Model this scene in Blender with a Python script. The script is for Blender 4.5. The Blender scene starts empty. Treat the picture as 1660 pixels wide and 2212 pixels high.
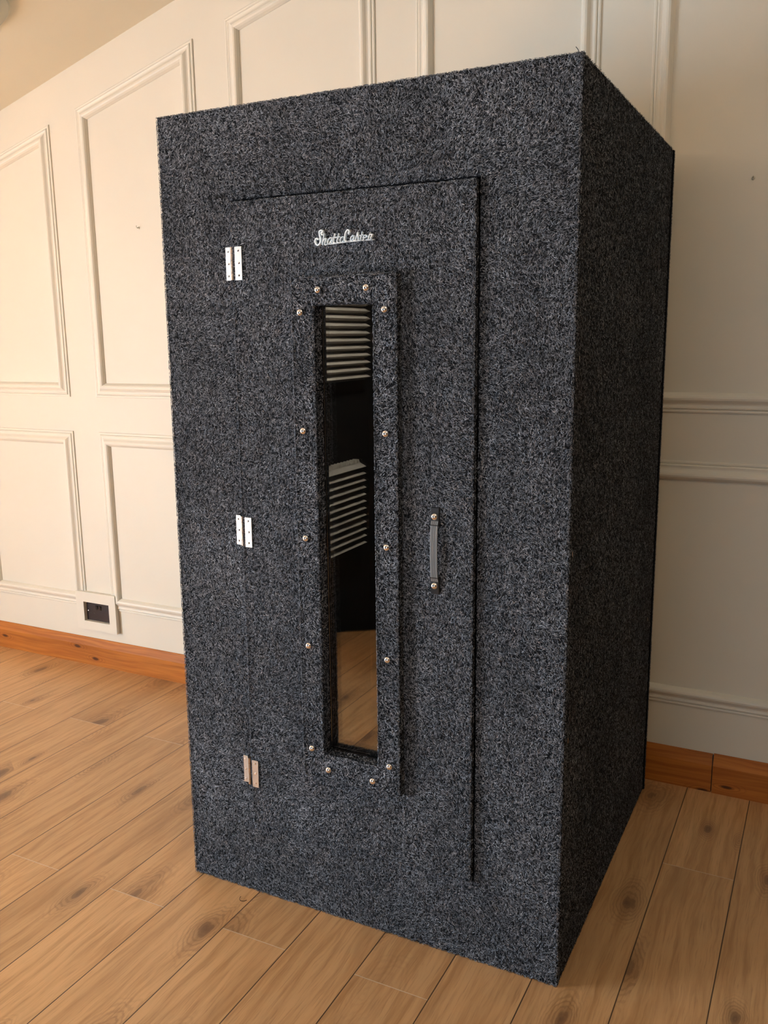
import bpy, bmesh, math, random
import numpy as np
from mathutils import Vector, Matrix
random.seed(7)
rng = np.random.default_rng(11)
scene = bpy.context.scene
C = scene.collection

# ------------------------------------------------------------------ camera
CAM = (1.50605, -1.77172, 1.47820)
YAW, PITCH, ROLL, FPX = -0.47055, -0.19529, -0.01278, 1913.54
cd = bpy.data.cameras.new('camera')
cam = bpy.data.objects.new('camera', cd)
C.objects.link(cam)
fwd = Vector((math.sin(YAW) * math.cos(PITCH), math.cos(YAW) * math.cos(PITCH), math.sin(PITCH)))
rgt = Vector((math.cos(YAW), -math.sin(YAW), 0))
up = rgt.cross(fwd)
r_ = rgt * math.cos(ROLL) + up * math.sin(ROLL)
u_ = -rgt * math.sin(ROLL) + up * math.cos(ROLL)
m = Matrix((r_, u_, -fwd)).transposed().to_4x4()
m.translation = CAM
cam.matrix_world = m
cd.sensor_fit = 'VERTICAL'
cd.sensor_height = 36.0
cd.lens = FPX / 2212 * 36.0
cd.clip_start = 0.02
scene.camera = cam

# ------------------------------------------------------------------ light and exposure
scene.view_settings.view_transform = 'Standard'
scene.view_settings.look = 'None'
scene.view_settings.gamma = 1.0
scene.view_settings.use_curve_mapping = False
scene.view_settings.exposure = 0.76

w = bpy.data.worlds.new('world')
scene.world = w
w.use_nodes = True
bg = w.node_tree.nodes['Background']
bg.inputs[0].default_value = (0.75, 0.85, 1.0, 1)
bg.inputs[1].default_value = 0.6


def area(name, loc, target, sx, sy, power, col, spread=180):
    l = bpy.data.lights.new(name, 'AREA')
    l.shape = 'RECTANGLE'
    l.size = sx
    l.size_y = sy
    l.energy = power
    l.color = col
    l.spread = math.radians(spread)
    o = bpy.data.objects.new(name, l)
    C.objects.link(o)
    o.location = loc
    o.rotation_euler = (Vector(target) - Vector(loc)).to_track_quat('-Z', 'Z').to_euler()
    return o


# daylight from the left, through an unseen window added in that wall
area('added_left_daylight', (-3.38, -2.45, 0.85), (1.0, -2.45, 0.85), 1.3, 1.5, 128, (0.67, 0.84, 1.0))
# frontal daylight, through an unseen window added behind the photographer
area('added_rear_daylight', (0.45, -4.46, 0.95), (0.45, 0.0, 0.95), 1.3, 1.5, 14, (0.68, 0.84, 1.0))
# sunshine falling through the left window onto the floor
sl = bpy.data.lights.new('sun', 'SUN')
sl.energy = 120
sl.angle = math.radians(1.0)
sl.color = (1.0, 0.96, 0.90)
so = bpy.data.objects.new('sun', sl)
C.objects.link(so)
so.rotation_euler = Vector((0.62, -0.10, -0.78)).to_track_quat('-Z', 'Z').to_euler()
# added fill under the booth roof to light the foam, no fixture
il = area('booth_foam_fill', (0.52, 0.52, 1.94), (0.52, 0.52, 0), 0.16, 0.16, 4.2, (1.0, 0.93, 0.84))
# added warm fill for the right-hand wall, no lamp hangs there
lp = bpy.data.lights.new('warm_fill', 'POINT')
lp.energy = 11
lp.color = (1.0, 0.88, 0.72)
lp.shadow_soft_size = 0.25
lo = bpy.data.objects.new('warm_fill', lp)
C.objects.link(lo)
lo.location = (2.1, -1.15, 2.95)


# ------------------------------------------------------------------ node helpers
def new_mat(name, rough=0.5, col=(0.8, 0.8, 0.8), metal=0.0, spec=0.5):
    mt = bpy.data.materials.new(name)
    mt.use_nodes = True
    nt = mt.node_tree
    b = nt.nodes['Principled BSDF']
    b.inputs['Base Color'].default_value = (*col, 1)
    b.inputs['Roughness'].default_value = rough
    b.inputs['Metallic'].default_value = metal
    b.inputs['Specular IOR Level'].default_value = spec
    return mt, nt, b


def N(nt, t, **kw):
    n = nt.nodes.new(t)
    for k, v in kw.items():
        setattr(n, k, v)
    return n


def setin(nt, sock, v):
    if isinstance(v, (int, float)):
        sock.default_value = v
    elif isinstance(v, tuple):
        sock.default_value = v if len(v) == len(sock.default_value) else (*v, 1)
    else:
        nt.links.new(v, sock)


def M(nt, op, a, b=None, c=None, clamp=False):
    n = N(nt, 'ShaderNodeMath', operation=op, use_clamp=clamp)
    setin(nt, n.inputs[0], a)
    if b is not None:
        setin(nt, n.inputs[1], b)
    if c is not None:
        setin(nt, n.inputs[2], c)
    return n.outputs[0]


def MIX(nt, f, a, b, mode='MIX'):
    n = N(nt, 'ShaderNodeMix', data_type='RGBA', blend_type=mode)
    setin(nt, n.inputs[0], f)
    setin(nt, n.inputs[6], a)
    setin(nt, n.inputs[7], b)
    return n.outputs[2]


def SS(nt, x, lo, hi, a=0.0, b=1.0):
    n = N(nt, 'ShaderNodeMapRange', interpolation_type='SMOOTHSTEP')
    setin(nt, n.inputs[0], x)
    n.inputs[1].default_value = lo
    n.inputs[2].default_value = hi
    n.inputs[3].default_value = a
    n.inputs[4].default_value = b
    return n.outputs[0]


def XYZ(nt, x, y, z):
    n = N(nt, 'ShaderNodeCombineXYZ')
    setin(nt, n.inputs[0], x)
    setin(nt, n.inputs[1], y)
    setin(nt, n.inputs[2], z)
    return n.outputs[0]


def NOISE(nt, vec, scale, detail=3, rough=0.5, dist=0.0):
    n = N(nt, 'ShaderNodeTexNoise')
    nt.links.new(vec, n.inputs['Vector'])
    n.inputs['Scale'].default_value = scale
    n.inputs['Detail'].default_value = detail
    n.inputs['Roughness'].default_value = rough
    n.inputs['Distortion'].default_value = dist
    return n.outputs[0]


def WN(nt, v):
    n = N(nt, 'ShaderNodeTexWhiteNoise', noise_dimensions='3D')
    nt.links.new(v, n.inputs['Vector'])
    return n.outputs['Value']


def BUMP(nt, b, h, strength, dist):
    n = N(nt, 'ShaderNodeBump')
    n.inputs['Strength'].default_value = strength
    n.inputs['Distance'].default_value = dist
    nt.links.new(h, n.inputs['Height'])
    nt.links.new(n.outputs[0], b.inputs['Normal'])


def OBJCO(nt):
    tc = N(nt, 'ShaderNodeTexCoord')
    s = N(nt, 'ShaderNodeSeparateXYZ')
    nt.links.new(tc.outputs['Object'], s.inputs[0])
    return tc.outputs['Object'], s.outputs[0], s.outputs[1], s.outputs[2]


# ------------------------------------------------------------------ materials
def paint(name, col, rough=0.55):
    mt, nt, b = new_mat(name, rough, col, spec=0.35)
    co, x, y, z = OBJCO(nt)
    n1 = NOISE(nt, co, 3.0, 4)
    c = MIX(nt, SS(nt, n1, 0.3, 0.7), tuple(k * 0.97 for k in col), col)
    nt.links.new(c, b.inputs['Base Color'])
    BUMP(nt, b, NOISE(nt, co, 260, 3), 0.12, 0.001)
    return mt


m_wall = paint('cream_wall_paint', (0.745, 0.70, 0.605))
m_trim = paint('cream_trim_paint', (0.765, 0.72, 0.625), 0.42)
m_far = paint('tan_wall_paint', (0.30, 0.235, 0.165), 0.8)
m_ceil = paint('ceiling_paint', (0.79, 0.72, 0.58), 0.7)

PW, PX0 = 0.1915, 0.0195      # plank width and a seam position


def knots(nt, u, v, seed, su, sv, scale):
    """rings around scattered knots; returns (ring pattern, core mask, halo)"""
    vec = XYZ(nt, M(nt, 'ADD', M(nt, 'MULTIPLY', u, su), M(nt, 'MULTIPLY', seed, 3.7) if not isinstance(seed, float) else seed),
              M(nt, 'MULTIPLY', v, sv), 0.0)
    vo = N(nt, 'ShaderNodeTexVoronoi', voronoi_dimensions='2D', feature='F1', distance='EUCLIDEAN')
    nt.links.new(vec, vo.inputs['Vector'])
    vo.inputs['Scale'].default_value = scale
    vo.inputs['Randomness'].default_value = 0.85
    return vo.outputs['Distance'], vo.outputs['Color']


def floor_mat():
    mt, nt, b = new_mat('oak_laminate', 0.3, spec=0.5)
    co, x, y, z = OBJCO(nt)
    px = M(nt, 'DIVIDE', M(nt, 'ADD', x, 20 * PW - PX0), PW)
    idx = M(nt, 'FLOOR', px)
    fx = M(nt, 'FRACT', px)
    par = M(nt, 'MODULO', M(nt, 'ADD', idx, 1.0), 2.0)
    # end joints: even planks at y = -0.167, odd planks 0.779 further on
    yy = M(nt, 'SUBTRACT', M(nt, 'ADD', y, 0.167 + 10 * 1.285), M(nt, 'MULTIPLY', par, 0.779))
    py = M(nt, 'DIVIDE', yy, 1.285)
    idy = M(nt, 'FLOOR', py)
    fy = M(nt, 'FRACT', py)
    r1 = WN(nt, XYZ(nt, idx, idy, 3.1))
    r2 = WN(nt, XYZ(nt, idx, idy, 9.7))
    seed = M(nt, 'MULTIPLY', r1, 40.0)
    yo = M(nt, 'ADD', y, M(nt, 'MULTIPLY', r2, 13.0))
    wob = NOISE(nt, XYZ(nt, M(nt, 'MULTIPLY', x, 9.0), M(nt, 'MULTIPLY', yo, 2.6), seed), 1.0, 3, 0.55)
    wob2 = M(nt, 'SUBTRACT', wob, 0.5)
    xw = M(nt, 'ADD', x, M(nt, 'MULTIPLY', wob2, 0.045))
    # knots with rings
    kd, kc = knots(nt, M(nt, 'ADD', xw, M(nt, 'MULTIPLY', r1, 3.0)), yo, seed, 1.0, 0.40, 5.2)
    ksep = N(nt, 'ShaderNodeSeparateColor')
    nt.links.new(kc, ksep.inputs[0])
    kon = SS(nt, ksep.outputs[0], 0.30, 0.55)          # only some cells carry a knot
    kbig = M(nt, 'ADD', 0.55, M(nt, 'MULTIPLY', ksep.outputs[1], 1.0))
    kd = M(nt, 'DIVIDE', kd, kbig)
    kd2 = M(nt, 'ADD', kd, M(nt, 'MULTIPLY', wob2, 0.30))
    kn3 = NOISE(nt, XYZ(nt, M(nt, 'MULTIPLY', x, 45.0), M(nt, 'MULTIPLY', yo, 16.0), seed), 1.0, 3, 0.6)
    kd2 = M(nt, 'ADD', kd2, M(nt, 'MULTIPLY', M(nt, 'SUBTRACT', kn3, 0.5), 0.10))
    rings = M(nt, 'SINE', M(nt, 'MULTIPLY', kd2, 150.0))
    halo = M(nt, 'MULTIPLY', SS(nt, kd2, 0.12, 0.34, 1.0, 0.0), SS(nt, ksep.outputs[0], 0.10, 0.35))
    core = M(nt, 'MULTIPLY', SS(nt, kd2, 0.02, 0.09, 1.0, 0.0), kon)
    smear = M(nt, 'MULTIPLY', SS(nt, kd2, 0.04, 0.26, 1.0, 0.0), kon)
    # long grain
    g1 = NOISE(nt, XYZ(nt, M(nt, 'MULTIPLY', xw, 60.0), M(nt, 'MULTIPLY', yo, 3.0), seed), 1.0, 5, 0.62)
    g2 = NOISE(nt, XYZ(nt, M(nt, 'MULTIPLY', xw, 300.0), M(nt, 'MULTIPLY', yo, 11.0), seed), 1.0, 3, 0.6)
    g3 = NOISE(nt, XYZ(nt, M(nt, 'MULTIPLY', xw, 11.0), M(nt, 'MULTIPLY', yo, 1.3), seed), 1.0, 2, 0.5, 0.6)
    base = MIX(nt, SS(nt, g1, 0.25, 0.62), (0.45, 0.240, 0.098), (0.640, 0.380, 0.182))
    base = MIX(nt, SS(nt, g3, 0.52, 0.80, 0.0, 0.50), base, (0.33, 0.165, 0.066))
    base = MIX(nt, SS(nt, g2, 0.52, 0.72, 0.0, 0.42), base, (0.30, 0.145, 0.058))
    ringc = MIX(nt, M(nt, 'MULTIPLY', SS(nt, rings, -0.2, 0.9), 0.42), base, (0.27, 0.135, 0.060))
    base = MIX(nt, halo, base, ringc)
    base = MIX(nt, M(nt, 'MULTIPLY', smear, 0.40), base, (0.22, 0.105, 0.045))
    base = MIX(nt, M(nt, 'MULTIPLY', core, 0.70), base, (0.13, 0.065, 0.038))
    tone = M(nt, 'ADD', 0.90, M(nt, 'MULTIPLY', r2, 0.20))
    base = MIX(nt, 1.0, base, XYZ(nt, tone, tone, tone), 'MULTIPLY')
    # seams: thin dark along the planks, pale at the ends
    ex = M(nt, 'MULTIPLY', M(nt, 'MINIMUM', fx, M(nt, 'SUBTRACT', 1.0, fx)), PW)
    ey = M(nt, 'MULTIPLY', M(nt, 'MINIMUM', fy, M(nt, 'SUBTRACT', 1.0, fy)), 1.285)
    sx = SS(nt, ex, 0.0008, 0.0019, 1.0, 0.0)
    sy = SS(nt, ey, 0.0006, 0.0017, 1.0, 0.0)
    base = MIX(nt, M(nt, 'MULTIPLY', sy, 0.75), base, (0.72, 0.60, 0.46))
    base = MIX(nt, M(nt, 'MULTIPLY', sx, 0.92), base, (0.04, 0.018, 0.010))
    nt.links.new(base, b.inputs['Base Color'])
    rg = M(nt, 'ADD', 0.27, M(nt, 'MULTIPLY', g1, 0.16))
    nt.links.new(rg, b.inputs['Roughness'])
    h = M(nt, 'SUBTRACT', M(nt, 'MULTIPLY', g2, 0.25), M(nt, 'MULTIPLY', M(nt, 'MAXIMUM', sx, sy), 1.5))
    BUMP(nt, b, h, 0.35, 0.0012)
    return mt


m_floor = floor_mat()


def pine_mat(name, shift):
    mt, nt, b = new_mat(name, 0.5, spec=0.2)
    co, x, y, z = OBJCO(nt)
    xs = M(nt, 'ADD', x, shift)
    n = NOISE(nt, XYZ(nt, M(nt, 'MULTIPLY', xs, 2.0), 0.0, M(nt, 'MULTIPLY', z, 10.0)), 1.0, 3)
    zw = M(nt, 'ADD', z, M(nt, 'MULTIPLY', n, 0.05))
    g = NOISE(nt, XYZ(nt, M(nt, 'MULTIPLY', xs, 2.2), y, M(nt, 'MULTIPLY', zw, 75.0)), 1.0, 4, 0.6)
    col = MIX(nt, SS(nt, g, 0.3, 0.72), (0.36, 0.110, 0.018), (0.54, 0.190, 0.034))
    kd, kc = knots(nt, xs, zw, 1.3, 0.55, 1.5, 4.2)
    ring = M(nt, 'SINE', M(nt, 'MULTIPLY', kd, 150.0))
    col2 = MIX(nt, M(nt, 'MULTIPLY', SS(nt, ring, 0.0, 1.0), 0.4), col, (0.20, 0.05, 0.010))
    col = MIX(nt, SS(nt, kd, 0.07, 0.19, 1.0, 0.0), col, col2)
    col = MIX(nt, SS(nt, kd, 0.03, 0.055, 0.85, 0.0), col, (0.05, 0.016, 0.008))
    nt.links.new(col, b.inputs['Base Color'])
    BUMP(nt, b, g, 0.1, 0.0008)
    return mt


m_pine_a = pine_mat('varnished_pine', 0.0)
m_pine_b = pine_mat('varnished_pine_offcut', 0.37)


def felt_mat():
    mt, nt, b = new_mat('charcoal_ribbed_felt', 1.0, spec=0.05)
    at = N(nt, 'ShaderNodeAttribute', attribute_name='tone')
    t = at.outputs['Fac']
    cr = N(nt, 'ShaderNodeValToRGB')
    e = cr.color_ramp.elements
    e[0].position = 0.0
    e[0].color = (0.0105, 0.0105, 0.0120, 1)
    e[1].position = 1.0
    e[1].color = (0.68, 0.715, 0.80, 1)
    for p, c in ((0.25, (0.045, 0.046, 0.052)), (0.55, (0.195, 0.203, 0.230)), (0.8, (0.405, 0.420, 0.465))):
        k = e.new(p)
        k.color = (*c, 1)
    nt.links.new(t, cr.inputs[0])
    nt.links.new(cr.outputs[0], b.inputs['Base Color'])
    b.inputs['Sheen Weight'].default_value = 0.0
    return mt


m_felt = felt_mat()
m_inner, _, _ = new_mat('black_interior_lining', 0.95, (0.006, 0.006, 0.0065), spec=0.1)
m_chrome, nt_, b_ = new_mat('polished_nickel', 0.10, (0.92, 0.87, 0.86), 1.0)
m_badge, _, _ = new_mat('chromed_badge', 0.22, (0.88, 0.94, 0.98), 0.0)
m_badge.node_tree.nodes['Principled BSDF'].inputs['Roughness'].default_value = 0.25
m_steel, nt_, b_ = new_mat('zinc_hinge_steel', 0.34, (0.80, 0.78, 0.76), 1.0)
co_, x__, y__, z__ = OBJCO(nt_)
BUMP(nt_, b_, NOISE(nt_, co_, 200, 2), 0.05, 0.0004)
m_brass, _, _ = new_mat('hinge_knuckle_metal', 0.35, (0.50, 0.36, 0.26), 1.0)
m_strap, nt_, b_ = new_mat('grey_plastic_strap', 0.30, (0.30, 0.305, 0.31), 0.0, 0.6)
m_cap, _, _ = new_mat('black_handle_cap', 0.33, (0.016, 0.015, 0.016), 0.0, 0.6)
m_foam, nt_, b_ = new_mat('grey_acoustic_foam', 0.95, (0.45, 0.42, 0.37), spec=0.1)
co_, x__, y__, z__ = OBJCO(nt_)
BUMP(nt_, b_, NOISE(nt_, co_, 700, 2), 0.3, 0.0008)
m_socket, _, _ = new_mat('black_nickel_plate', 0.28, (0.045, 0.034, 0.034), 0.55)
m_dark, _, _ = new_mat('black_plastic', 0.4, (0.008, 0.008, 0.008))
m_standin, _, _ = new_mat('standin_black', 0.9, (0.012, 0.011, 0.011), spec=0.1)
m_lamp, _, _ = new_mat('brushed_grey_lamp_metal', 0.45, (0.23, 0.215, 0.175), 0.3)
m_lamp_rim, _, _ = new_mat('pale_grey_lamp_rim', 0.4, (0.42, 0.41, 0.33), 0.2)
m_white, _, _ = new_mat('white_gloss_frame', 0.35, (0.8, 0.8, 0.78))


def glass_mat():
    mt = bpy.data.materials.new('coated_window_glass')
    mt.use_nodes = True
    nt = mt.node_tree
    nt.nodes.clear()
    o = N(nt, 'ShaderNodeOutputMaterial')
    tr = N(nt, 'ShaderNodeBsdfTransparent')
    tr.inputs[0].default_value = (0.95, 0.945, 0.93, 1)
    gl = N(nt, 'ShaderNodeBsdfGlossy')
    gl.inputs['Roughness'].default_value = 0.015
    gl.inputs['Color'].default_value = (1, 1, 1, 1)
    mx = N(nt, 'ShaderNodeMixShader')
    fr = N(nt, 'ShaderNodeFresnel')
    fr.inputs['IOR'].default_value = 1.5
    f = M(nt, 'ADD', M(nt, 'MULTIPLY', fr.outputs[0], 1.0), 0.09, clamp=True)
    nt.links.new(f, mx.inputs[0])
    nt.links.new(tr.outputs[0], mx.inputs[1])
    nt.links.new(gl.outputs[0], mx.inputs[2])
    nt.links.new(mx.outputs[0], o.inputs[0])
    return mt


m_glass = glass_mat()


# ------------------------------------------------------------------ geometry helpers
class MB:
    """collects raw polygons and links them as one mesh object"""

    def __init__(self):
        self.v, self.f = [], []

    def quad(self, pts):
        i = len(self.v)
        self.v += [tuple(p) for p in pts]
        self.f.append(tuple(range(i, i + len(pts))))

    def box(self, x0, x1, y0, y1, z0, z1):
        i = len(self.v)
        self.v += [(x, y, z) for x in (x0, x1) for y in (y0, y1) for z in (z0, z1)]
        for q in ((0, 1, 3, 2), (4, 6, 7, 5), (0, 4, 5, 1), (2, 3, 7, 6), (0, 2, 6, 4), (1, 5, 7, 3)):
            self.f.append(tuple(i + k for k in q))

    def loft(self, rings, closed_ring=True, closed_path=False, caps=True):
        n = len(rings[0])
        base = len(self.v)
        for r in rings:
            self.v += [tuple(p) for p in r]
        K = len(rings)
        for a in range(K if closed_path else K - 1):
            b = (a + 1) % K
            for j in range(n if closed_ring else n - 1):
                k = (j + 1) % n
                self.f.append((base + a * n + j, base + a * n + k, base + b * n + k, base + b * n + j))
        if caps and not closed_path:
            self.f.append(tuple(base + j for j in range(n))[::-1])
            self.f.append(tuple(base + (K - 1) * n + j for j in range(n)))

    def lathe(self, prof, origin, axis, seg=28):
        """prof: (radius, height along axis)"""
        ax = Vector(axis).normalized()
        a = ax.orthogonal().normalized()
        b = ax.cross(a)
        o = Vector(origin)
        rings = []
        for r, h in prof:
            rings.append([o + ax * h + (a * math.cos(t) + b * math.sin(t)) * max(r, 1e-5)
                          for t in [2 * math.pi * k / seg for k in range(seg)]])
        self.loft(rings)

    def build(self, name, mat, parent=None, smooth=False, bevel=0, seg=2, recalc=True):
        me = bpy.data.meshes.new(name)
        me.from_pydata(self.v, [], self.f)
        if recalc:
            bm = bmesh.new()
            bm.from_mesh(me)
            bmesh.ops.recalc_face_normals(bm, faces=bm.faces)
            bm.to_mesh(me)
            bm.free()
        me.materials.append(mat)
        o = bpy.data.objects.new(name, me)
        C.objects.link(o)
        if parent:
            o.parent = parent
        if smooth:
            for p in me.polygons:
                p.use_smooth = True
            try:
                me.set_sharp_from_angle(angle=math.radians(40))
            except Exception:
                pass
        if bevel:
            md = o.modifiers.new('bevel', 'BEVEL')
            md.width = bevel
            md.segments = seg
            md.limit_method = 'ANGLE'
        return o


def structure(o):
    o['kind'] = 'structure'
    return o


def tag(o, label, cat, group=None):
    o['label'] = label
    o['category'] = cat
    if group:
        o['group'] = group
    return o


def empty(name, loc):
    o = bpy.data.objects.new(name, None)
    o.empty_display_size = 0.1
    C.objects.link(o)
    o.location = loc
    return o


# ------------------------------------------------------------------ room shell
YW = 1.105                      # face of the panelled wall
XL, XR, YF = -3.4, 4.4, -4.5
XRIDGE, ZR = 1.45, 0.0


def zc(x):
    s = 0.2825
    if x <= XRIDGE:
        return 2.449 + s * (x + 1.763)
    return 2.449 + s * (XRIDGE + 1.763) - s * (x - XRIDGE)


b = MB()
b.box(XL - 0.1, XR + 0.1, YF - 0.1, YW + 0.1, -0.06, 0.0)
structure(b.build('floor', m_floor))


def gable(y0, y1, mat, name, hole=None):
    b = MB()
    xs = sorted(set([XL, XRIDGE, XR] + ([hole[0], hole[1]] if hole else [])))
    for x0, x1 in zip(xs[:-1], xs[1:]):
        spans = [(0, None)]
        if hole and x0 >= hole[0] - 1e-6 and x1 <= hole[1] + 1e-6:
            spans = [(0, hole[2]), (hole[3], None)]
        for z0, z1 in spans:
            ta = z1 if z1 is not None else zc(x0) + 0.03
            tb = z1 if z1 is not None else zc(x1) + 0.03
            b.loft([[(x0, y0, z0), (x0, y1, z0), (x0, y1, ta), (x0, y0, ta)],
                    [(x1, y0, z0), (x1, y1, z0), (x1, y1, tb), (x1, y0, tb)]])
    return structure(b.build(name, mat))


gable(YW, YW + 0.1, m_wall, 'wall_back')
gable(YF - 0.1, YF, m_far, 'wall_front', hole=(-0.25, 1.15, 0.15, 1.75))
b = MB()
zl = zc(XL) + 0.03
b.box(XL - 0.1, XL, YF, -3.15, 0, zl)
b.box(XL - 0.1, XL, -1.75, YW, 0, zl)
b.box(XL - 0.1, XL, -3.15, -1.75, 0, 0.1)
b.box(XL - 0.1, XL, -3.15, -1.75, 1.8, zl)
structure(b.build('wall_left', m_wall))
b = MB()
b.box(XR, XR + 0.1, YF, YW, 0, zc(XR) + 0.03)
structure(b.build('wall_right', m_far))
b = MB()
for x0, x1 in ((XL - 0.1, XRIDGE), (XRIDGE, XR + 0.1)):
    b.loft([[(x0, YF - 0.1, zc(x0)), (x0, YW + 0.1, zc(x0)), (x0, YW + 0.1, zc(x0) + 0.08), (x0, YF - 0.1, zc(x0) + 0.08)],
            [(x1, YF - 0.1, zc(x1)), (x1, YW + 0.1, zc(x1)), (x1, YW + 0.1, zc(x1) + 0.08), (x1, YF - 0.1, zc(x1) + 0.08)]])
structure(b.build('ceiling', m_ceil))


# window frames (unseen, added for the daylight they let in)
def window_frame(name, axis, c0, c1, z0, z1, p):
    b = MB()
    t = 0.05
    bars = [(c0, c0 + t, z0, z1), (c1 - t, c1, z0, z1), (c0 + t, c1 - t, z0, z0 + t), (c0 + t, c1 - t, z1 - t, z1),
            ((c0 + c1) / 2 - t / 2, (c0 + c1) / 2 + t / 2, z0 + t, z1 - t)]
    for a0, a1, q0, q1 in bars:
        if axis == 'x':
            b.box(p - 0.05, p - 0.01, a0, a1, q0, q1)
        else:
            b.box(a0, a1, p - 0.05, p - 0.01, q0, q1)
    structure(b.build(name, m_white))


# dark full-height stand-in added opposite the booth for the dark its glass mirrors
b = MB()
pa, pb = Vector((-1.15, -1.645)), Vector((0.05, -2.443))
pn = Vector((-(pb - pa).y, (pb - pa).x)).normalized() * -0.12
b.loft([[(p.x, p.y, 0), (p.x + pn.x, p.y + pn.y, 0), (p.x + pn.x, p.y + pn.y, 2.2), (p.x, p.y, 2.2)] for p in (pa, pb)])
structure(b.build('dark_standin', m_standin))

# ------------------------------------------------------------------ panel mouldings on the back wall
PROF = [(0.0, 0.0), (0.0, 0.0045), (0.004, 0.006), (0.0085, 0.0055), (0.010, 0.0035), (0.0115, 0.0075), (0.0155, 0.0090),
        (0.0195, 0.0075), (0.0240, 0.0072), (0.0290, 0.0095), (0.0335, 0.0135), (0.0385, 0.0172), (0.0445, 0.0185),
        (0.0500, 0.0170), (0.0550, 0.0120), (0.0585, 0.0060), (0.0605, 0.0030), (0.0610, 0.0)]


def moulding(name, poly, y):
    """poly: outer outline (x,z) counter-clockwise seen from the room; mitred picture-frame moulding"""
    n = len(poly)
    P = [Vector(p) for p in poly]
    rings = []
    for i in range(n):
        a, c, d = P[i - 1], P[i], P[(i + 1) % n]
        e1 = (c - a).normalized()
        e2 = (d - c).normalized()
        n1 = Vector((-e1.y, e1.x))
        n2 = Vector((-e2.y, e2.x))
        mt = (n1 + n2)
        mt = mt / (mt.dot(n1))
        rings.append([(c.x + mt.x * u, y - h, c.y + mt.y * u) for u, h in PROF])
    b = MB()
    b.loft(rings, closed_ring=True, closed_path=True)
    o = b.build(name, m_trim)
    return structure(o)


# outer edges (x0, x1) of each column of panels
cols = [(-2.872, -2.262), (-2.108, -1.497), (-1.344, -0.733), (-0.582, 0.032), (0.184, 0.794), (0.949, 1.560), (1.712, 2.322),
        (2.476, 3.086), (3.240, 3.850)]
n = 0


def ztop(x):
    return zc(x) - 0.165


for x0, x1 in cols:
    n += 1
    moulding(f'trim_{n}', [(x0, 0.279), (x1, 0.279), (x1, 1.086), (x0, 1.086)], YW)
    n += 1
    if x0 < XRIDGE < x1:
        moulding(f'trim_{n}', [(x0, 1.237), (x1, 1.237), (x1, ztop(x1)), (XRIDGE, ztop(XRIDGE)), (x0, ztop(x0))], YW)
    else:
        moulding(f'trim_{n}', [(x0, 1.237), (x1, 1.237), (x1, ztop(x1)), (x0, ztop(x0))], YW)


# ------------------------------------------------------------------ skirting boards
def skirt(name, x0, x1, proj, mat, h=0.128):
    b = MB()
    y = YW - proj
    sec = [(YW, 0), (y, 0), (y, h - 0.036), (y + 0.0015, h - 0.032), (YW - 0.005, h - 0.002), (YW - 0.003, h), (YW, h)]
    b.loft([[(x0, a, c) for a, c in sec], [(x1, a, c) for a, c in sec]])
    return structure(b.build(name, mat))


skirt('baseboard_left', XL, 1.2395, 0.018, m_pine_a)
skirt('baseboard_right', 1.2425, XR, 0.021, m_pine_b, 0.130)
b = MB()
b.box(1.2392, 1.2428, YW - 0.012, YW - 0.001, 0.001, 0.126)
structure(b.build('trim_30', m_dark))

# ------------------------------------------------------------------ double socket in its boxed surround
SX0, SX1, SZ0, SZ1 = -1.545, -1.3075, 0.1735, 0.352
HX0, HX1, HZ0, HZ1 = -1.500, -1.3475, 0.2145, 0.305
b = MB()
yb = YW - 0.021
b.box(SX0, HX0, yb, YW, SZ0, SZ1)
b.box(HX1, SX1, yb, YW, SZ0, SZ1)
b.box(HX0, HX1, yb, YW, SZ0, HZ0)
b.box(HX0, HX1, yb, YW, HZ1, SZ1)
o = b.build('trim_31', m_trim)
structure(o)
sock = empty('wall_socket', ((HX0 + HX1) / 2, YW, (HZ0 + HZ1) / 2))
tag(sock, 'black double electrical socket recessed in a cream box above the skirting board', 'socket')


def loc(o):
    """keep world coordinates of a part built in world space under its parent"""
    o.matrix_parent_inverse = Matrix.Translation(-o.parent.location)
    return o


cx, cz = (HX0 + HX1) / 2, (HZ0 + HZ1) / 2
yp = YW - 0.006
b = MB()
b.box(HX0 + 0.002, HX1 - 0.002, yp, YW - 0.0005, HZ0 + 0.0015, HZ1 - 0.0015)
loc(b.build('socket_plate', m_socket, sock, bevel=0.0015))
for s in (-0.010, 0.010):
    b = MB()
    x = cx + s
    z0, z1 = cz + 0.008, cz + 0.030
    b.loft([[(x - 0.006, yp + 0.001, z0), (x + 0.006, yp + 0.001, z0), (x + 0.006, yp + 0.001, z1), (x - 0.006, yp + 0.001, z1)],
            [(x - 0.0055, yp - 0.0015, z0 + .001), (x + 0.0055, yp - 0.0015, z0 + .001), (x + 0.0055, yp - 0.005, z1 - .001),
             (x - 0.0055, yp - 0.005, z1 - .001)]])
    loc(b.build('rocker_switch', m_dark, sock))
for s in (-0.040, 0.044):
    for dx, dz, w_, h_ in ((0, 0.012, 0.0022, 0.0045), (-0.011, -0.010, 0.0034, 0.0021), (0.011, -0.010, 0.0034, 0.0021)):
        b = MB()
        b.box(cx + s + dx - w_, cx + s + dx + w_, yp - 0.0005, yp + 0.001, cz + dz - h_, cz + dz + h_)
        loc(b.build('pin_hole', m_dark, sock))
for s in (-0.064, 0.064):
    b = MB()
    b.lathe([(0.0026, 0), (0.0026, 0.0008), (0.0015, 0.0013), (0, 0.0014)], (cx + s, yp, cz), (0, -1, 0), 14)
    loc(b.build('plate_screw', m_chrome, sock, smooth=True))


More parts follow.
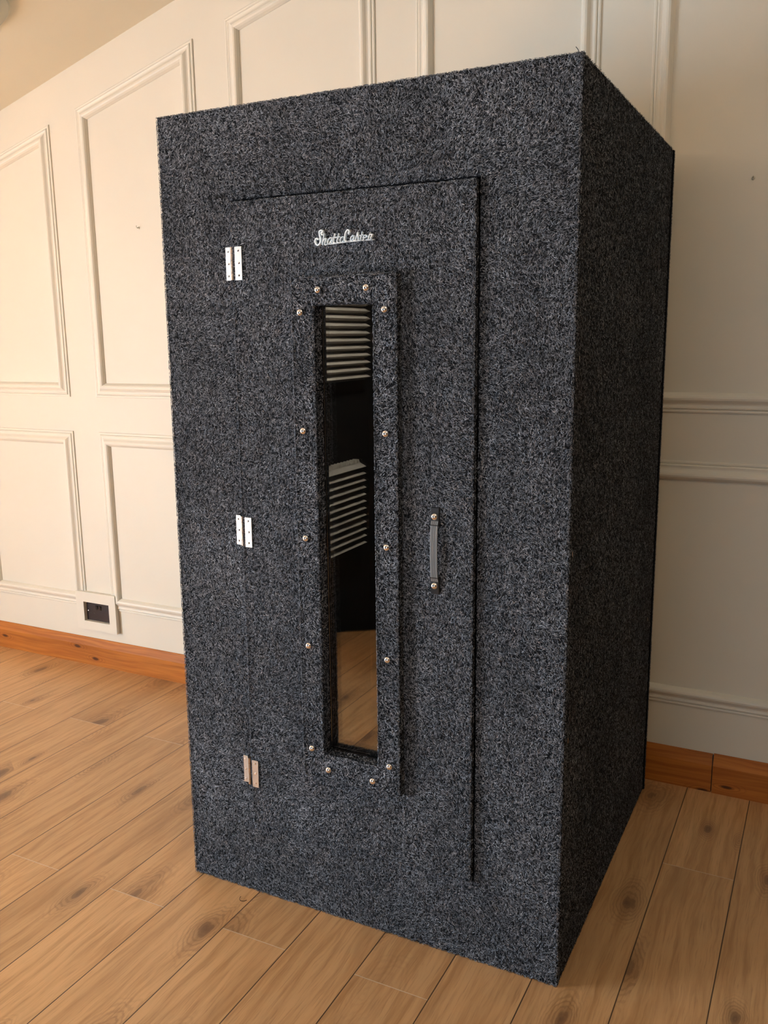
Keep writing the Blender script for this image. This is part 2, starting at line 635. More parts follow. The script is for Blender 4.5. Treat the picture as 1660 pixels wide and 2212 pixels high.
# ------------------------------------------------------------------ wall nails
def nail(px, pz, dz, label):
    b = MB()
    pts = [(px, YW + 0.002, pz), (px, YW - 0.012, pz), (px + 0.001, YW - 0.015, pz + dz * 0.4), (px + 0.0012, YW - 0.0155, pz + dz)]
    rings = []
    for k, p in enumerate(pts):
        p = Vector(p)
        if k < 2:
            a1, a2 = Vector((1, 0, 0)), Vector((0, 0, 1))
        else:
            a1, a2 = Vector((1, 0, 0)), Vector((0, 1, 0))
        rings.append([p + (a1 * math.cos(t) + a2 * math.sin(t) * (1 if k < 2 else -1)) * 0.0016 for t in
                      [2 * math.pi * j / 10 for j in range(10)]])
    b.loft(rings)
    b.lathe([(0.0, 0.0), (0.005, 0.0), (0.005, 0.002), (0.003, 0.003), (0, 0.0032)], (px, YW, pz), (0, -1, 0), 14)
    o = b.build('picture_hook', m_nail, smooth=True)
    tag(o, label, 'hook')


m_nail, _, _ = new_mat('painted_hook', 0.4, (0.55, 0.49, 0.38), 0.2)
nail(-1.049, 1.920, 0.008, 'tiny metal hook in the wall panel left of the dark booth')
nail(1.248, 1.912, 0.004, 'tiny metal hook in the wall panel right of the dark booth')

# ------------------------------------------------------------------ ceiling light in the top left corner
LX, LY = -1.265, 0.475
cl = empty('ceiling_light', (LX, LY, zc(LX)))
tag(cl, 'round grey ceiling light with a paler rim on the sloping ceiling', 'lamp')
nrm = Vector((0.2825, 0, -1)).normalized()
o0 = Vector((LX, LY, zc(LX)))
b = MB()
b.lathe([(0.200, 0.0), (0.200, 0.014), (0.194, 0.020), (0.160, 0.022), (0.156, 0.018), (0.156, 0.0)], o0, nrm, 72)
loc(b.build('rim', m_lamp_rim, cl, smooth=True))
b = MB()
b.lathe([(0.157, 0.0), (0.157, 0.016), (0.145, 0.030), (0.10, 0.046), (0.05, 0.054), (0, 0.056)], o0, nrm, 72)
loc(b.build('dome_shade', m_lamp, cl, smooth=True))


# ------------------------------------------------------------------ carpet-felt surfaces
def lf(seed):
    """cheap smooth 2-D noise: sum of random plane waves, roughly -1..1"""
    r = np.random.default_rng(seed)
    ks = []
    for f, a in ((9, .5), (22, .35), (48, .3), (100, .25)):
        for _ in range(5):
            th = r.uniform(0, 2 * math.pi)
            ks.append((f * math.cos(th) * r.uniform(.7, 1.3), f * math.sin(th) * r.uniform(.7, 1.3), r.uniform(0, 6.28), a / 2.2))

    def fn(u, v):
        s = np.zeros_like(u)
        for kx, ky, ph, a in ks:
            s += a * np.sin(kx * u + ky * v + ph)
        return s
    return fn


class Fibres:
    """short curved wool fibres gathered as ribbons, appended to a felt-covered mesh"""

    def __init__(self):
        self.V, self.T, self.n = [], [], 0

    def patch(self, origin, u, v, nrm, su, sv, dens, seed=1, hole=None, width=0.00098, length=0.0074, rise=0.0017,
              grain=math.pi / 2, over=0.0015, bright=1.0):
        origin, u, v, nrm = (np.array(a, float) for a in (origin, u, v, nrm))
        cnt = int(su * sv * dens * 1e4)
        if cnt < 1:
            return
        a = rng.uniform(-over, su + over, cnt)
        c = rng.uniform(-over, sv + over, cnt)
        if hole:
            keep = ~((a > hole[0]) & (a < hole[1]) & (c > hole[2]) & (c < hole[3]))
            a, c = a[keep], c[keep]
        cnt = len(a)
        f1, f2 = lf(seed), lf(seed + 50)
        th = grain + f1(a, c) * 1.2 + rng.normal(0, 0.75, cnt)
        th += (rng.random(cnt) < 0.5) * math.pi
        L = length * rng.uniform(0.55, 1.35, cnt)
        turn = rng.normal(0, 1.5, cnt)
        W = width * rng.uniform(0.6, 1.35, cnt)
        h0 = rng.uniform(-0.0003, 0.0006, cnt)
        hm = rng.uniform(0.0006, rise, cnt)
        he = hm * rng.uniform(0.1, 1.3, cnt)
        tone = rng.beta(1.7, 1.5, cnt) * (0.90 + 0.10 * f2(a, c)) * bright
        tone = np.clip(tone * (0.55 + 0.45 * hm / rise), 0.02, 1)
        K = 4
        pu, pv = a.copy(), c.copy()
        pts = []
        ang = th - turn / 2
        for k in range(K):
            t = k / (K - 1)
            hh = h0 * (1 - t) ** 2 + 2 * t * (1 - t) * hm * 1.5 + he * t * t
            wd = W * (0.55, 1.0, 0.95, 0.25)[k] * 0.5
            d = ang + math.pi / 2
            pts.append((pu - np.cos(d) * wd, pv - np.sin(d) * wd, hh - 0.0002))
            pts.append((pu + np.cos(d) * wd, pv + np.sin(d) * wd, hh + 0.0002 * np.sign(turn)))
            pu = pu + np.cos(ang) * L / (K - 1)
            pv = pv + np.sin(ang) * L / (K - 1)
            ang = ang + turn / (K - 1)
        lim = 0.0012
        ok = np.ones(cnt, bool)
        for p, q, h in pts:
            if hole:
                ok &= ~((p > hole[0]) & (p < hole[1]) & (q > hole[2]) & (q < hole[3]))
            ok &= (p > -lim) & (p < su + lim) & (q > -lim) & (q < sv + lim)
        pts = [(p[ok], q[ok], h[ok]) for p, q, h in pts]
        tone = tone[ok]
        cnt = int(ok.sum())
        arr = np.empty((cnt, 2 * K, 3))
        for i, (p, q, h) in enumerate(pts):
            arr[:, i, :] = origin + p[:, None] * u + q[:, None] * v + h[:, None] * nrm
        self.V.append(arr.reshape(-1, 3))
        self.T.append(np.repeat(tone, 2 * K))
        self.n += cnt

    def attach(self, ob):
        """append all fibres to the mesh of ob"""
        me = ob.data
        nb = len(me.vertices)
        bv = np.empty(nb * 3)
        me.vertices.foreach_get('co', bv)
        polys = [tuple(p.vertices) for p in me.polygons]
        V = np.concatenate([bv.reshape(-1, 3)] + self.V)
        T = np.concatenate([np.zeros(nb)] + self.T)
        n = self.n
        base = nb + np.arange(n)[:, None, None] * 8
        q = np.array([[0, 1, 3, 2], [2, 3, 5, 4], [4, 5, 7, 6]])[None]
        fq = (base + q).reshape(-1, 4)
        bl = [len(p) for p in polys]
        loops = np.concatenate([np.array([i for p in polys for i in p], dtype=np.int32), fq.reshape(-1).astype(np.int32)])
        totals = np.concatenate([np.array(bl, dtype=np.int32), np.full(len(fq), 4, np.int32)])
        starts = np.concatenate([[0], np.cumsum(totals)[:-1]]).astype(np.int32)
        m2 = bpy.data.meshes.new(me.name + '_felt')
        m2.vertices.add(len(V))
        m2.vertices.foreach_set('co', V.reshape(-1).astype(np.float32))
        m2.loops.add(len(loops))
        m2.loops.foreach_set('vertex_index', loops)
        m2.polygons.add(len(totals))
        m2.polygons.foreach_set('loop_start', starts)
        m2.polygons.foreach_set('loop_total', totals)
        m2.update(calc_edges=True)
        at = m2.attributes.new('tone', 'FLOAT', 'POINT')
        at.data.foreach_set('value', T.astype(np.float32))
        for mt in me.materials:
            m2.materials.append(mt)
        ob.data = m2


def rounded_box(b, x0, x1, y0, y1, z0, z1, r, seg=3):
    """box with rounded edges as bmesh-bevelled geometry, merged into b"""
    bm = bmesh.new()
    bmesh.ops.create_cube(bm, size=1)
    for v in bm.verts:
        v.co = Vector(((x0 + x1) / 2 + v.co.x * (x1 - x0), (y0 + y1) / 2 + v.co.y * (y1 - y0), (z0 + z1) / 2 + v.co.z * (z1 - z0)))
    if r > 0:
        bmesh.ops.bevel(bm, geom=bm.edges[:], offset=r, segments=seg, affect='EDGES', profile=0.5)
    i = len(b.v)
    bm.verts.index_update()
    b.v += [tuple(v.co) for v in bm.verts]
    b.f += [tuple(i + v.index for v in f.verts) for f in bm.faces]
    bm.free()


def ring_board(out, inn, y0, y1, r):
    """rectangular board with a rectangular hole; y0 front, y1 back"""
    ox0, ox1, oz0, oz1 = out
    ix0, ix1, iz0, iz1 = inn
    b = MB()
    rings = []
    for (cxx, czz, sx, sz, ix, iz) in ((ox0, oz0, 1, 1, ix0, iz0), (ox1, oz0, -1, 1, ix1, iz0), (ox1, oz1, -1, -1, ix1, iz1),
                                       (ox0, oz1, 1, -1, ix0, iz1)):
        rg = [(cxx, y1, czz), (cxx, y0 + r, czz), (cxx + sx * r * .3, y0 + r * .3, czz + sz * r * .3), (cxx + sx * r, y0, czz + sz * r)]
        rg += [(ix - sx * r, y0, iz - sz * r), (ix - sx * r * .3, y0 + r * .3, iz - sz * r * .3), (ix, y0 + r, iz), (ix, y1, iz)]
        rings.append(rg)
    b.loft(rings, closed_path=True)
    return b


W, H, D = 1.037, 1.998, 1.022
booth = empty('vocal_booth', (W / 2, D / 2, 0))
tag(booth, 'tall vocal recording booth covered in charcoal carpet standing on the wooden floor', 'recording booth')
X_, Y_, Z_ = (1, 0, 0), (0, 1, 0), (0, 0, 1)
nX_, nY_, nZ_ = (-1, 0, 0), (0, -1, 0), (0, 0, -1)
DEN = 20.0

# front panel (with the doorway)
FT = 0.013
OX0, OX1, OZ0, OZ1 = 0.2120, 0.8318, 0.2138, 1.7930
b = MB()
rb = 0.0035
# one frame-shaped board, outer edges rounded
prof = [(0, FT), (0, 0.006), (0.0018, 0.0018), (0.006, 0)]
out = [(0, 0), (W, 0), (W, H), (0, H)]
inn = [(OX0, OZ0), (OX1, OZ0), (OX1, OZ1), (OX0, OZ1)]
rings = []
for (ox, oz), (ix, iz) in zip(out, inn):
    sx = 1 if ox == 0 else -1
    sz = 1 if oz == 0 else -1
    ring = [(ox + sx * d, yy, oz + sz * d) for d, yy in prof]
    ring += [(ix, 0, iz), (ix, FT, iz)]
    rings.append(ring)
b.loft(rings, closed_path=True)
fp = b.build('front_panel', m_felt, booth)
fb = Fibres()
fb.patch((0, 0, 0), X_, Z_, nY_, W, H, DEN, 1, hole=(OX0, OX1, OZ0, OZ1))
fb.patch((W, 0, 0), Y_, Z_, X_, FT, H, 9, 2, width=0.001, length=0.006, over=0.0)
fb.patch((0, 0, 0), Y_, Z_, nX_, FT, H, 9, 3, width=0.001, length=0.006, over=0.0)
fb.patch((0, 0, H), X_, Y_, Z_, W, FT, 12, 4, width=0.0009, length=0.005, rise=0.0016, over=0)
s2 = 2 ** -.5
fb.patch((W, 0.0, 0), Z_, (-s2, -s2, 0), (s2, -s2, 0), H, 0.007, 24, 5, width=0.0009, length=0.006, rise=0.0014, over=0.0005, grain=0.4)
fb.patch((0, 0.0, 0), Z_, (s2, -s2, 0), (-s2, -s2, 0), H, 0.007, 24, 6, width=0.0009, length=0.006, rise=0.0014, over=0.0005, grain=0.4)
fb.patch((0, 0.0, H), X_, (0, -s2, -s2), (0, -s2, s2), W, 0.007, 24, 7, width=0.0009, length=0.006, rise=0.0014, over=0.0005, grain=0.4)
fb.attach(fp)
loc(fp)

# side walls, back, roof, floor tray
WT = 0.030
SG = FT + 0.0022
DB = D - 0.014
b = MB()
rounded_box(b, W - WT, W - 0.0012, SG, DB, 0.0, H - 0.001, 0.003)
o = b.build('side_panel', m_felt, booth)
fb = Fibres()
fb.patch((W - 0.0012, SG, 0), Y_, Z_, X_, DB - SG, H - 0.001, 11, 11, width=0.00115, length=0.0080, rise=0.0018, bright=0.78)  # side pile toned darker: flatter nap, plus shade put into the colour
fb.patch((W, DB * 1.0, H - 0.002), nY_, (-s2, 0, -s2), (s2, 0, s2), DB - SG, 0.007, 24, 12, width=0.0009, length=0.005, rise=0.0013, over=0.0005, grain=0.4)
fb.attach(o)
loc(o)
b = MB()
rounded_box(b, 0.0012, WT, SG, DB, 0.0, H - 0.001, 0.003)
o = b.build('side_panel', m_felt, booth)
fb = Fibres()
fb.patch((0.0012, SG, 0), Y_, Z_, nX_, DB - SG, H - 0.001, 2.5, 13, width=0.0016, length=0.010)
fb.attach(o)
loc(o)
b = MB()
rounded_box(b, 0.0, W + 0.0035, DB + 0.001, D, 0.0, H - 0.004, 0.003)
o = b.build('back_panel', m_felt, booth)
fb = Fibres()
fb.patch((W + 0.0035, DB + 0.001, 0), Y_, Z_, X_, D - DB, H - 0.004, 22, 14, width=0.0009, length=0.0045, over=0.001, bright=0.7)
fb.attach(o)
loc(o)
b = MB()
b.box(WT + 0.0005, W - WT - 0.0005, SG, DB, H - 0.035, H - 0.002)
o = b.build('roof_panel', m_felt, booth)
fb = Fibres()
fb.patch((WT, SG, H - 0.002), X_, Y_, Z_, W - 2 * WT, DB - SG, 2, 15, width=0.0016, length=0.010)
fb.attach(o)
loc(o)
ds = ring_board((OX0 - 0.03, OX1 + 0.03, OZ0 - 0.03, OZ1 + 0.03), (OX0 + 0.025, OX1 - 0.025, OZ0 + 0.025, OZ1 - 0.025),
                FT + 0.0004, FT + 0.018, 0.0003).build('door_stop', m_inner, booth)
loc(ds)
# interior lining: black carpet on the inside faces
b = MB()
IX0, IX1, IY0, IY1, IZ1 = WT + 0.0005, W - WT - 0.0005, SG + 0.020, DB - 0.0005, H - 0.036
b.box(IX0, IX0 + 0.004, IY0, IY1, 0.012, IZ1)
b.box(IX1 - 0.004, IX1, IY0, IY1, 0.012, IZ1)
b.box(IX0 + 0.004, IX1 - 0.004, IY1 - 0.004, IY1, 0.012, IZ1)
b.box(IX0 + 0.004, IX1 - 0.004, IY0, IY1 - 0.004, IZ1 - 0.004, IZ1)
b.box(IX0, IX1, IY0, IY1, 0.0, 0.012)
loc(b.build('inner_lining', m_inner, booth))


# acoustic foam wedge tiles on the left inside wall
def foam(y0, y1, z0, z1, teeth):
    b = MB()
    x0 = IX0 + 0.004
    base, tip = x0 + 0.018, x0 + 0.046
    sec = [(x0, z0), (base, z0)]
    p = (z1 - z0) / teeth
    for k in range(teeth):
        za = z0 + k * p
        sec += [(tip, za + p * 0.40), (tip, za + p * 0.43)]
        if k < teeth - 1:
            sec += [(base, za + p)]
    sec += [(base, z1), (x0, z1)]
    b.loft([[(x, y0, z) for x, z in sec], [(x, y1, z) for x, z in sec]], caps=False)
    for y in (y0, y1):
        for i in range(2, len(sec) - 2):
            pass
        b.quad([(x0, y, z0), (base, y, z0), (base, y, z1), (x0, y, z1)])
        for k in range(teeth):
            za = z0 + k * p
            b.quad([(base, y, za), (tip, y, za + p * .40), (tip, y, za + p * .43), (base, y, za + p)])
    for k in range(14):
        ya = y0 + (y1 - y0) * k / 14
        yb_ = y0 + (y1 - y0) * (k + 0.75) / 14
        b.loft([[(x, ya, z1 - 0.001), (x, yb_, z1 - 0.001), (x, (ya + yb_) / 2, z1 + 0.011)] for x in (x0, x0 + 0.024)])
    return loc(b.build('foam_tile', m_foam, booth))


foam(0.600, 0.900, 0.762, 1.055, 12)
foam(0.640, 0.940, 1.335, 1.625, 12)

# ------------------------------------------------------------------ door
DX0, DX1, DZ0, DZ1, DT = 0.2155, 0.8285, 0.2150, 1.7885, 0.013
WX0, WX1, WZ0, WZ1 = 0.4514, 0.5984, 0.4710, 1.5500      # glazed opening
FX0, FX1, FZ0, FZ1 = 0.390, 0.6574, 0.4042, 1.6122        # raised window surround
FD = 0.020


door = ring_board((DX0, DX1, DZ0, DZ1), (WX0, WX1, WZ0, WZ1), -DT, 0.0120, 0.004).build('door', m_felt, booth)
fb = Fibres()
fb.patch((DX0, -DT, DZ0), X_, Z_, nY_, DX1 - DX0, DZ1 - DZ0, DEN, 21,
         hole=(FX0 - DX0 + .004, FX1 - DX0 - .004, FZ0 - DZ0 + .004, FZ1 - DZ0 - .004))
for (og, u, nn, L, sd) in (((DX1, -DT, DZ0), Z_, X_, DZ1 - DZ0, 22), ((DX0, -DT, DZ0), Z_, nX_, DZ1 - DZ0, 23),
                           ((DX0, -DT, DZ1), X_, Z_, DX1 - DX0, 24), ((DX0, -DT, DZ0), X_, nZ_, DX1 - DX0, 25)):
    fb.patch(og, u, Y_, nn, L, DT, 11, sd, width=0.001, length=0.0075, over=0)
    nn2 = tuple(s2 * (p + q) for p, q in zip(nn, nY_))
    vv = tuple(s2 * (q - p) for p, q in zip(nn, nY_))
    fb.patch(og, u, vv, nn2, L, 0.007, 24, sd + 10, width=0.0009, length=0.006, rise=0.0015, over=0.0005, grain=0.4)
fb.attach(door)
loc(door)


def locd(o):
    """sub-part of the door, modelled in world space"""
    o.matrix_parent_inverse = Matrix.Translation(-booth.location)
    return o


def sub(o):
    # the door itself sits at its parent's inverse transform, so world coordinates carry over unchanged
    return o


sur = ring_board((FX0, FX1, FZ0, FZ1), (WX0, WX1, WZ0, WZ1), -DT - FD, -DT + 0.0003, 0.004).build('window_surround', m_felt, door)
fb = Fibres()
yf = -DT - FD
fb.patch((FX0, yf, FZ0), X_, Z_, nY_, FX1 - FX0, FZ1 - FZ0, 15, 41,
         hole=(WX0 - FX0 - .001, WX1 - FX0 + .001, WZ0 - FZ0 - .001, WZ1 - FZ0 + .001), bright=1.08)
for (og, u, nn, L, sd) in (((FX1, yf, FZ0), Z_, X_, FZ1 - FZ0, 42), ((FX0, yf, FZ0), Z_, nX_, FZ1 - FZ0, 43),
                           ((FX0, yf, FZ1), X_, Z_, FX1 - FX0, 44), ((FX0, yf, FZ0), X_, nZ_, FX1 - FX0, 45)):
    fb.patch(og, u, Y_, nn, L, FD, 11, sd, width=0.001, length=0.0075, over=0)
    nn2 = tuple(s2 * (p + q) for p, q in zip(nn, nY_))
    vv = tuple(s2 * (q - p) for p, q in zip(nn, nY_))
    fb.patch(og, u, vv, nn2, L, 0.007, 24, sd + 10, width=0.0009, length=0.006, rise=0.0016, over=0.0005, grain=0.4)
for (og, u, nn, L, sd) in (((WX1, yf, WZ0), Z_, nX_, WZ1 - WZ0, 62), ((WX0, yf, WZ0), Z_, X_, WZ1 - WZ0, 63),
                           ((WX0, yf, WZ1), X_, nZ_, WX1 - WX0, 64), ((WX0, yf, WZ0), X_, Z_, WX1 - WX0, 65)):
    fb.patch(og, u, Y_, nn, L, 0.030, 11, sd, width=0.001, length=0.0075, over=0)
    nn2 = tuple(s2 * (p + q) for p, q in zip(nn, nY_))
    vv = tuple(s2 * (q - p) for p, q in zip(nn, nY_))
    fb.patch(og, u, vv, nn2, L, 0.007, 24, sd + 10, width=0.0009, length=0.006, rise=0.0016, over=0.0005, grain=0.4)
fb.attach(sur)

b = ring_board((FX0 + 0.010, FX1 - 0.010, FZ0 + 0.010, FZ1 - 0.010), (WX0, WX1, WZ0, WZ1), 0.0122, 0.0160, 0.0002)
b.build('glazing_frame', m_inner, door)
# double glazing: two panes held inside the opening
for yy in (0.0010, 0.0110):
    b = MB()
    b.box(WX0 + 0.0005, WX1 - 0.0005, yy, yy + 0.0012, WZ0 + 0.0005, WZ1 - 0.0005)
    b.build('glass_pane', m_glass, door)

# chrome dome studs round the surround
STUDS = [(0.4620, 1.5821), (0.5840, 1.5828), (0.4142, 1.5342), (0.6280, 1.5360), (0.4147, 1.2673), (0.6277, 1.2688),
         (0.4138, 1.0130), (0.6279, 1.0114), (0.4140, 0.7463), (0.6270, 0.7435), (0.4160, 0.4787), (0.6298, 0.4764),
         (0.4626, 0.4307), (0.5845, 0.4290)]
dome = [(0.0, 0.0), (0.0086, 0.0)] + [(0.0086 * math.cos(t), 0.0002 + 0.0068 * math.sin(t)) for t in
                                      [math.pi / 2 * k / 8 for k in range(9)]]
proto = None
for sx, sz in STUDS:
    if proto is None:
        b = MB()
        b.lathe(dome, (0, 0, 0), (0, -1, 0), 32)
        proto = b.build('dome_stud', m_chrome, door, smooth=True)
        s = proto
    else:
        s = proto.copy()
        C.objects.link(s)
        s.parent = door
    s.location = (sx, yf - 0.0012, sz)

# ------------------------------------------------------------------ strap handle
HXc, HZt, HZb = 0.7400, 1.1088, 0.9110
yd = -DT


def sweep(b, path, prof):
    """path: (y, z) points at constant x; prof: (dx, dn) cross-section; normal towards the room"""
    rings = []
    for i, (y, z) in enumerate(path):
        a = path[max(i - 1, 0)]
        c = path[min(i + 1, len(path) - 1)]
        t = Vector((c[0] - a[0], c[1] - a[1])).normalized()
        nn = Vector((t.y, -t.x))
        if nn.x > 0:
            nn = -nn
        rings.append([(HXc + dx, y + nn.x * dn, z + nn.y * dn) for dx, dn in prof])
    b.loft(rings)


hp = [(yd - 0.004, HZt - 0.030), (yd - 0.0075, HZt - 0.038), (yd - 0.0105, HZt - 0.052), (yd - 0.0118, HZt - 0.075),
      (yd - 0.0122, (HZt + HZb) / 2), (yd - 0.0118, HZb + 0.075), (yd - 0.0105, HZb + 0.052), (yd - 0.0075, HZb + 0.038),
      (yd - 0.004, HZb + 0.030)]
# smooth the arch
pp = []
for i in range(len(hp) - 1):
    for k in range(4):
        t = k / 4
        p0, p1, p2, p3 = hp[max(i - 1, 0)], hp[i], hp[i + 1], hp[min(i + 2, len(hp) - 1)]
        pp.append(tuple(0.5 * ((2 * p1[j]) + (-p0[j] + p2[j]) * t + (2 * p0[j] - 5 * p1[j] + 4 * p2[j] - p3[j]) * t * t +
                               (-p0[j] + 3 * p1[j] - 3 * p2[j] + p3[j]) * t ** 3) for j in (0, 1)))
pp.append(hp[-1])
ribs = [(-0.0085, 0), (-0.0085, 0.0022), (-0.0078, 0.0030), (-0.0062, 0.0030), (-0.0055, 0.0020)]
k = 0
while k < 5:
    x = -0.0050 + k * 0.0023
    ribs += [(x, 0.0012), (x + 0.0004, 0.0030), (x + 0.0014, 0.0030), (x + 0.0018, 0.0012)]
    k += 1
ribs += [(0.0064, 0.0030), (0.0078, 0.0030), (0.0085, 0.0022), (0.0085, 0)]
b = MB()
sweep(b, pp, ribs)
b.build('handle_strap', m_strap, door)
for s, zc_ in ((1, HZt), (-1, HZb)):
    b = MB()
    z0 = zc_
    z1 = zc_ - s * 0.040
    w_ = 0.0100
    secs = []
    for z, y in ((z0, 0.0045), (z0 - s * 0.001, 0.0062), (z0 - s * 0.030, 0.0072), (z1, 0.0115)):
        secs.append([(HXc - w_, yd, z), (HXc - w_, yd - y + .0008, z), (HXc - w_ + .001, yd - y, z), (HXc + w_ - .001, yd - y, z),
                     (HXc + w_, yd - y + .0008, z), (HXc + w_, yd, z)])
    b.loft(secs)
    b.build('handle_end_cap', m_cap, door)
    st = proto.copy()
    C.objects.link(st)
    st.parent = door
    st.name = 'handle_screw'
    st.location = (HXc - 0.0008, yd - 0.0068, zc_ - s * 0.020)

# ------------------------------------------------------------------ script badge on the door
Q = [(0.4275, 1.7293), (0.6118, 1.7171), (0.4251, 1.6602), (0.6108, 1.6508)]


def bp(X, Y):
    u, v = X / 1660, Y / 726
    a = [Q[0][i] * (1 - u) * (1 - v) + Q[1][i] * u * (1 - v) + Q[2][i] * (1 - u) * v + Q[3][i] * u * v for i in (0, 1)]
    return Vector(a)


STROKES = [
    (40, [(378, 290), (352, 262), (352, 235), (380, 215), (372, 188), (340, 182), (308, 205), (305, 265), (322, 340), (330, 410),
          (318, 470), (280, 512), (238, 502), (212, 455), (208, 405), (230, 368), (262, 372), (280, 392)]),
    (26, [(418, 245), (405, 330), (388, 420), (378, 515)]),
    (24, [(390, 440), (418, 385), (450, 360), (458, 385), (440, 440), (432, 490), (452, 512), (490, 490)]),
    (22, [(600, 352), (560, 348), (525, 372), (503, 420), (500, 468), (522, 485), (552, 455), (578, 400), (600, 352), (586, 410),
          (578, 455), (605, 462)]),
    (24, [(660, 250), (648, 310), (632, 370), (620, 430), (635, 462), (668, 452)]),
    (24, [(748, 245), (735, 305), (718, 365), (705, 425), (718, 455), (748, 448)]),
    (22, [(612, 345), (668, 340), (720, 330), (768, 322)]),
    (22, [(862, 325), (822, 330), (790, 365), (778, 420), (795, 452), (828, 440), (850, 395), (858, 345), (848, 400), (855, 440)]),
    (34, [(975, 275), (968, 245), (985, 215), (975, 180), (945, 172), (915, 205), (895, 255), (888, 320), (880, 380), (898, 425),
          (940, 435), (985, 430), (1015, 420)]),
    (22, [(1098, 302), (1060, 302), (1028, 330), (1012, 375), (1015, 415), (1040, 412), (1070, 370), (1095, 302), (1086, 360),
          (1082, 400), (1110, 410)]),
    (22, [(1118, 412), (1140, 345), (1158, 280), (1170, 225), (1178, 300), (1186, 360), (1178, 405), (1150, 408)]),
    (24, [(1277, 208), (1262, 270), (1245, 330), (1235, 385), (1250, 405), (1280, 398)]),
    (20, [(1215, 298), (1255, 290), (1300, 282)]),
    (22, [(1305, 352), (1345, 340), (1368, 305), (1345, 285), (1315, 305), (1298, 350), (1305, 392), (1340, 400), (1385, 378)]),
    (24, [(1398, 400), (1415, 340), (1428, 280), (1440, 222), (1432, 262), (1458, 272), (1498, 268), (1478, 310), (1462, 355),
          (1475, 392), (1522, 385)]),
    (22, [(490, 490), (600, 484), (740, 466), (880, 448), (1000, 436), (1130, 420), (1280, 404), (1400, 398), (1520, 384)]),
]


def catmull(pts, k=6):
    out = []
    for i in range(len(pts) - 1):
        p0, p1, p2, p3 = pts[max(i - 1, 0)], pts[i], pts[i + 1], pts[min(i + 2, len(pts) - 1)]
        for j in range(k):
            t = j / k
            out.append(0.5 * ((2 * p1) + (p2 - p0) * t + (2 * p0 - 5 * p1 + 4 * p2 - p3) * t * t + (-p0 + 3 * p1 - 3 * p2 + p3) * t ** 3))
    out.append(pts[-1])
    return out


b = MB()
for wd, st in STROKES:
    pts = catmull([bp(*p) for p in st])
    hw = wd / 1660 * 0.183 * 0.5 * 0.86
    rings = []
    for i, p in enumerate(pts):
        a = pts[max(i - 1, 0)]
        c = pts[min(i + 1, len(pts) - 1)]
        t = (c - a)
        t = t.normalized() if t.length > 1e-9 else Vector((1, 0))
        nn = Vector((-t.y, t.x))
        f = 0.6 if i in (0, len(pts) - 1) else 1.0
        rg = []
        for du, dy in ((-1, 0.0), (-1, 0.0052), (-0.72, 0.0068), (0.72, 0.0068), (1, 0.0052), (1, 0.0)):
            q = p + nn * (hw * du * f)
            rg.append((q.x, yd - 0.0012 - dy, q.y))
        rings.append(rg)
    b.loft(rings)
b.build('script_badge', m_badge, door)


# ------------------------------------------------------------------ hinges
def hinge(zt, zb, xl, label=None):
    """leaf on the front panel, leaf on the door face, knuckle between"""
    hz = zt - zb
    root = MB()
    # knuckle barrel as the part, leaves and screws as its sub-parts
    xk = xl + 0.0235
    for i in range(5):
        z0 = zb + hz * i / 5 + 0.0004
        z1 = zb + hz * (i + 1) / 5 - 0.0004
        root.lathe([(0, 0), (0.0040, 0), (0.0040, z1 - z0), (0, z1 - z0)], (xk, -0.0110, z0), (0, 0, 1), 18)
    hg = loc(root.build('hinge', m_brass, booth, smooth=True))
    b = MB()
    b.box(xl, xl + 0.0125, -0.0052, -0.0026, zb, zt)
    b.loft([[(xl + 0.0124, -0.0052, z), (xl + 0.0124, -0.0026, z), (xl + 0.0208, -0.0125, z), (xl + 0.0195, -0.0135, z)]
            for z in (zb, zt)])
    b.build('hinge_leaf', m_steel, hg)
    b = MB()
    b.box(xl + 0.0350, xl + 0.0545, yd - 0.0048, yd - 0.0022, zb - 0.001, zt - 0.001)
    b.build('hinge_leaf', m_steel, hg)
    for xx, yy in ((xl + 0.0064, -0.0052), (xl + 0.0448, yd - 0.0048)):
        for k, fz in enumerate((0.13, 0.5, 0.87)):
            b = MB()
            b.lathe([(0, 0.0), (0.0030, 0.0), (0.0026, 0.0008), (0.0012, 0.0010), (0.0008, 0.0004), (0, 0.0004)],
                    (xx + (0.0012 if k == 1 else 0), yy, zb + hz * fz), (0, -1, 0), 16)
            b.build('hinge_screw', m_chrome, hg, smooth=True)


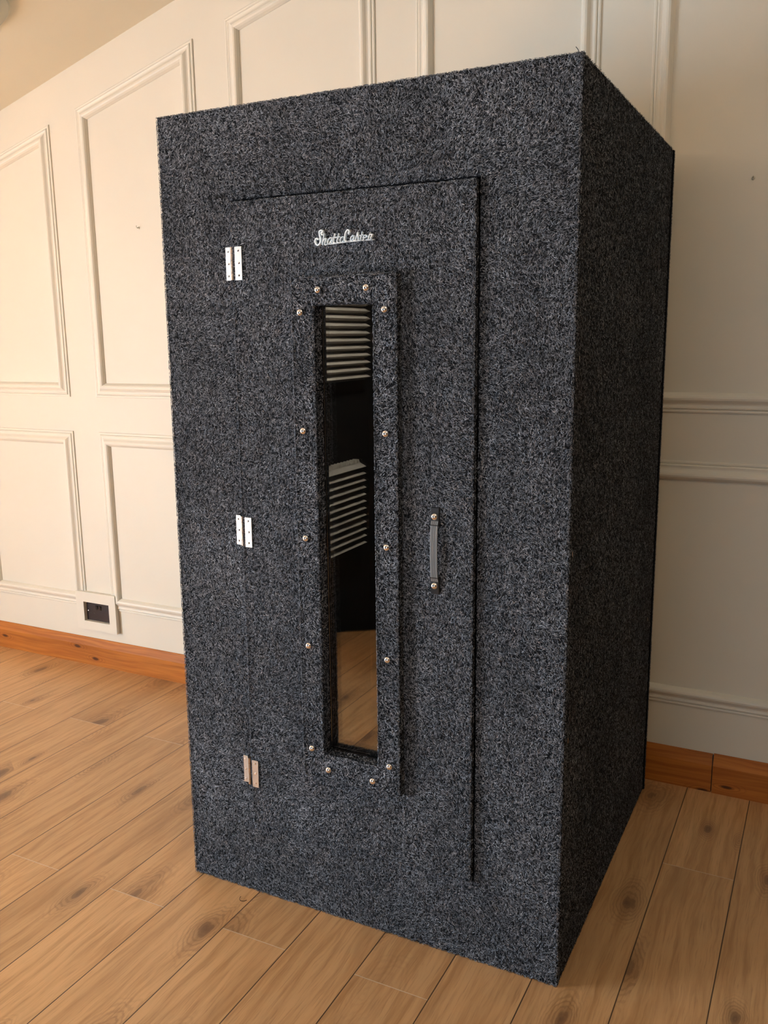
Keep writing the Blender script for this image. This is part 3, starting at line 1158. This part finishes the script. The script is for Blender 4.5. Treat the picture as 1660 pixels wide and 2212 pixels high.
hinge(1.6888, 1.6133, 0.1926)
hinge(1.0460, 0.9712, 0.1921)
hinge(0.3978, 0.3224, 0.1848)

# staples glinting along the side seams
for (y, z) in ((0.030, 1.429), (0.020, 1.025), (0.950, 0.606), (0.028, 0.600)):
    b = MB()
    b.box(W - 0.0005, W + 0.0018, y - 0.0008, y + 0.0008, z - 0.006, z + 0.006)
    loc(b.build('staple', m_chrome, booth, bevel=0.0004))


# the booth stands very slightly out of square, as built: the hinge side leans
def lean(o):
    if o.type == 'MESH':
        if o.data is proto.data:
            o.location.x += (1 - o.location.x / W) * 0.0078 * (o.location.z - 1.0)
        else:
            nv = len(o.data.vertices)
            a = np.empty(nv * 3, np.float32)
            o.data.vertices.foreach_get('co', a)
            a = a.reshape(-1, 3)
            a[:, 0] += (1 - a[:, 0] / W) * 0.0078 * (a[:, 2] - 1.0)
            o.data.vertices.foreach_set('co', a.reshape(-1))
            o.data.update()
    for c in o.children:
        lean(c)


lean(booth)


# ------------------------------------------------------------------ stray carpet threads
def thread(name, pts, rad, label):
    b = MB()
    P = catmull([Vector(p) for p in pts], 5)
    rings = []
    for i, p in enumerate(P):
        t = (P[min(i + 1, len(P) - 1)] - P[max(i - 1, 0)]).normalized()
        a1 = t.orthogonal().normalized()
        a2 = t.cross(a1)
        rings.append([p + (a1 * math.cos(q) + a2 * math.sin(q)) * rad for q in (0, 1.57, 3.14, 4.71)])
    b.loft(rings)
    tag(b.build(name, m_felt), label, 'thread')


thread('carpet_thread', [(0.176, -0.040, 0.0008), (0.180, -0.050, 0.002), (0.188, -0.058, 0.003), (0.196, -0.054, 0.001),
                         (0.200, -0.046, 0.0008)], 0.0006, 'curled dark carpet thread lying on the floor by the booth')
thread('carpet_thread', [(1.026, 0.006, H + 0.001), (1.024, 0.006, H + 0.006), (1.020, 0.005, H + 0.011)], 0.0007,
       'short dark carpet thread sticking up at the top front corner of the booth')
window_frame('added_window_1', 'x', -3.15, -1.75, 0.1, 1.8, XL)
window_frame('added_window_2', 'y', -0.25, 1.15, 0.15, 1.75, YF)
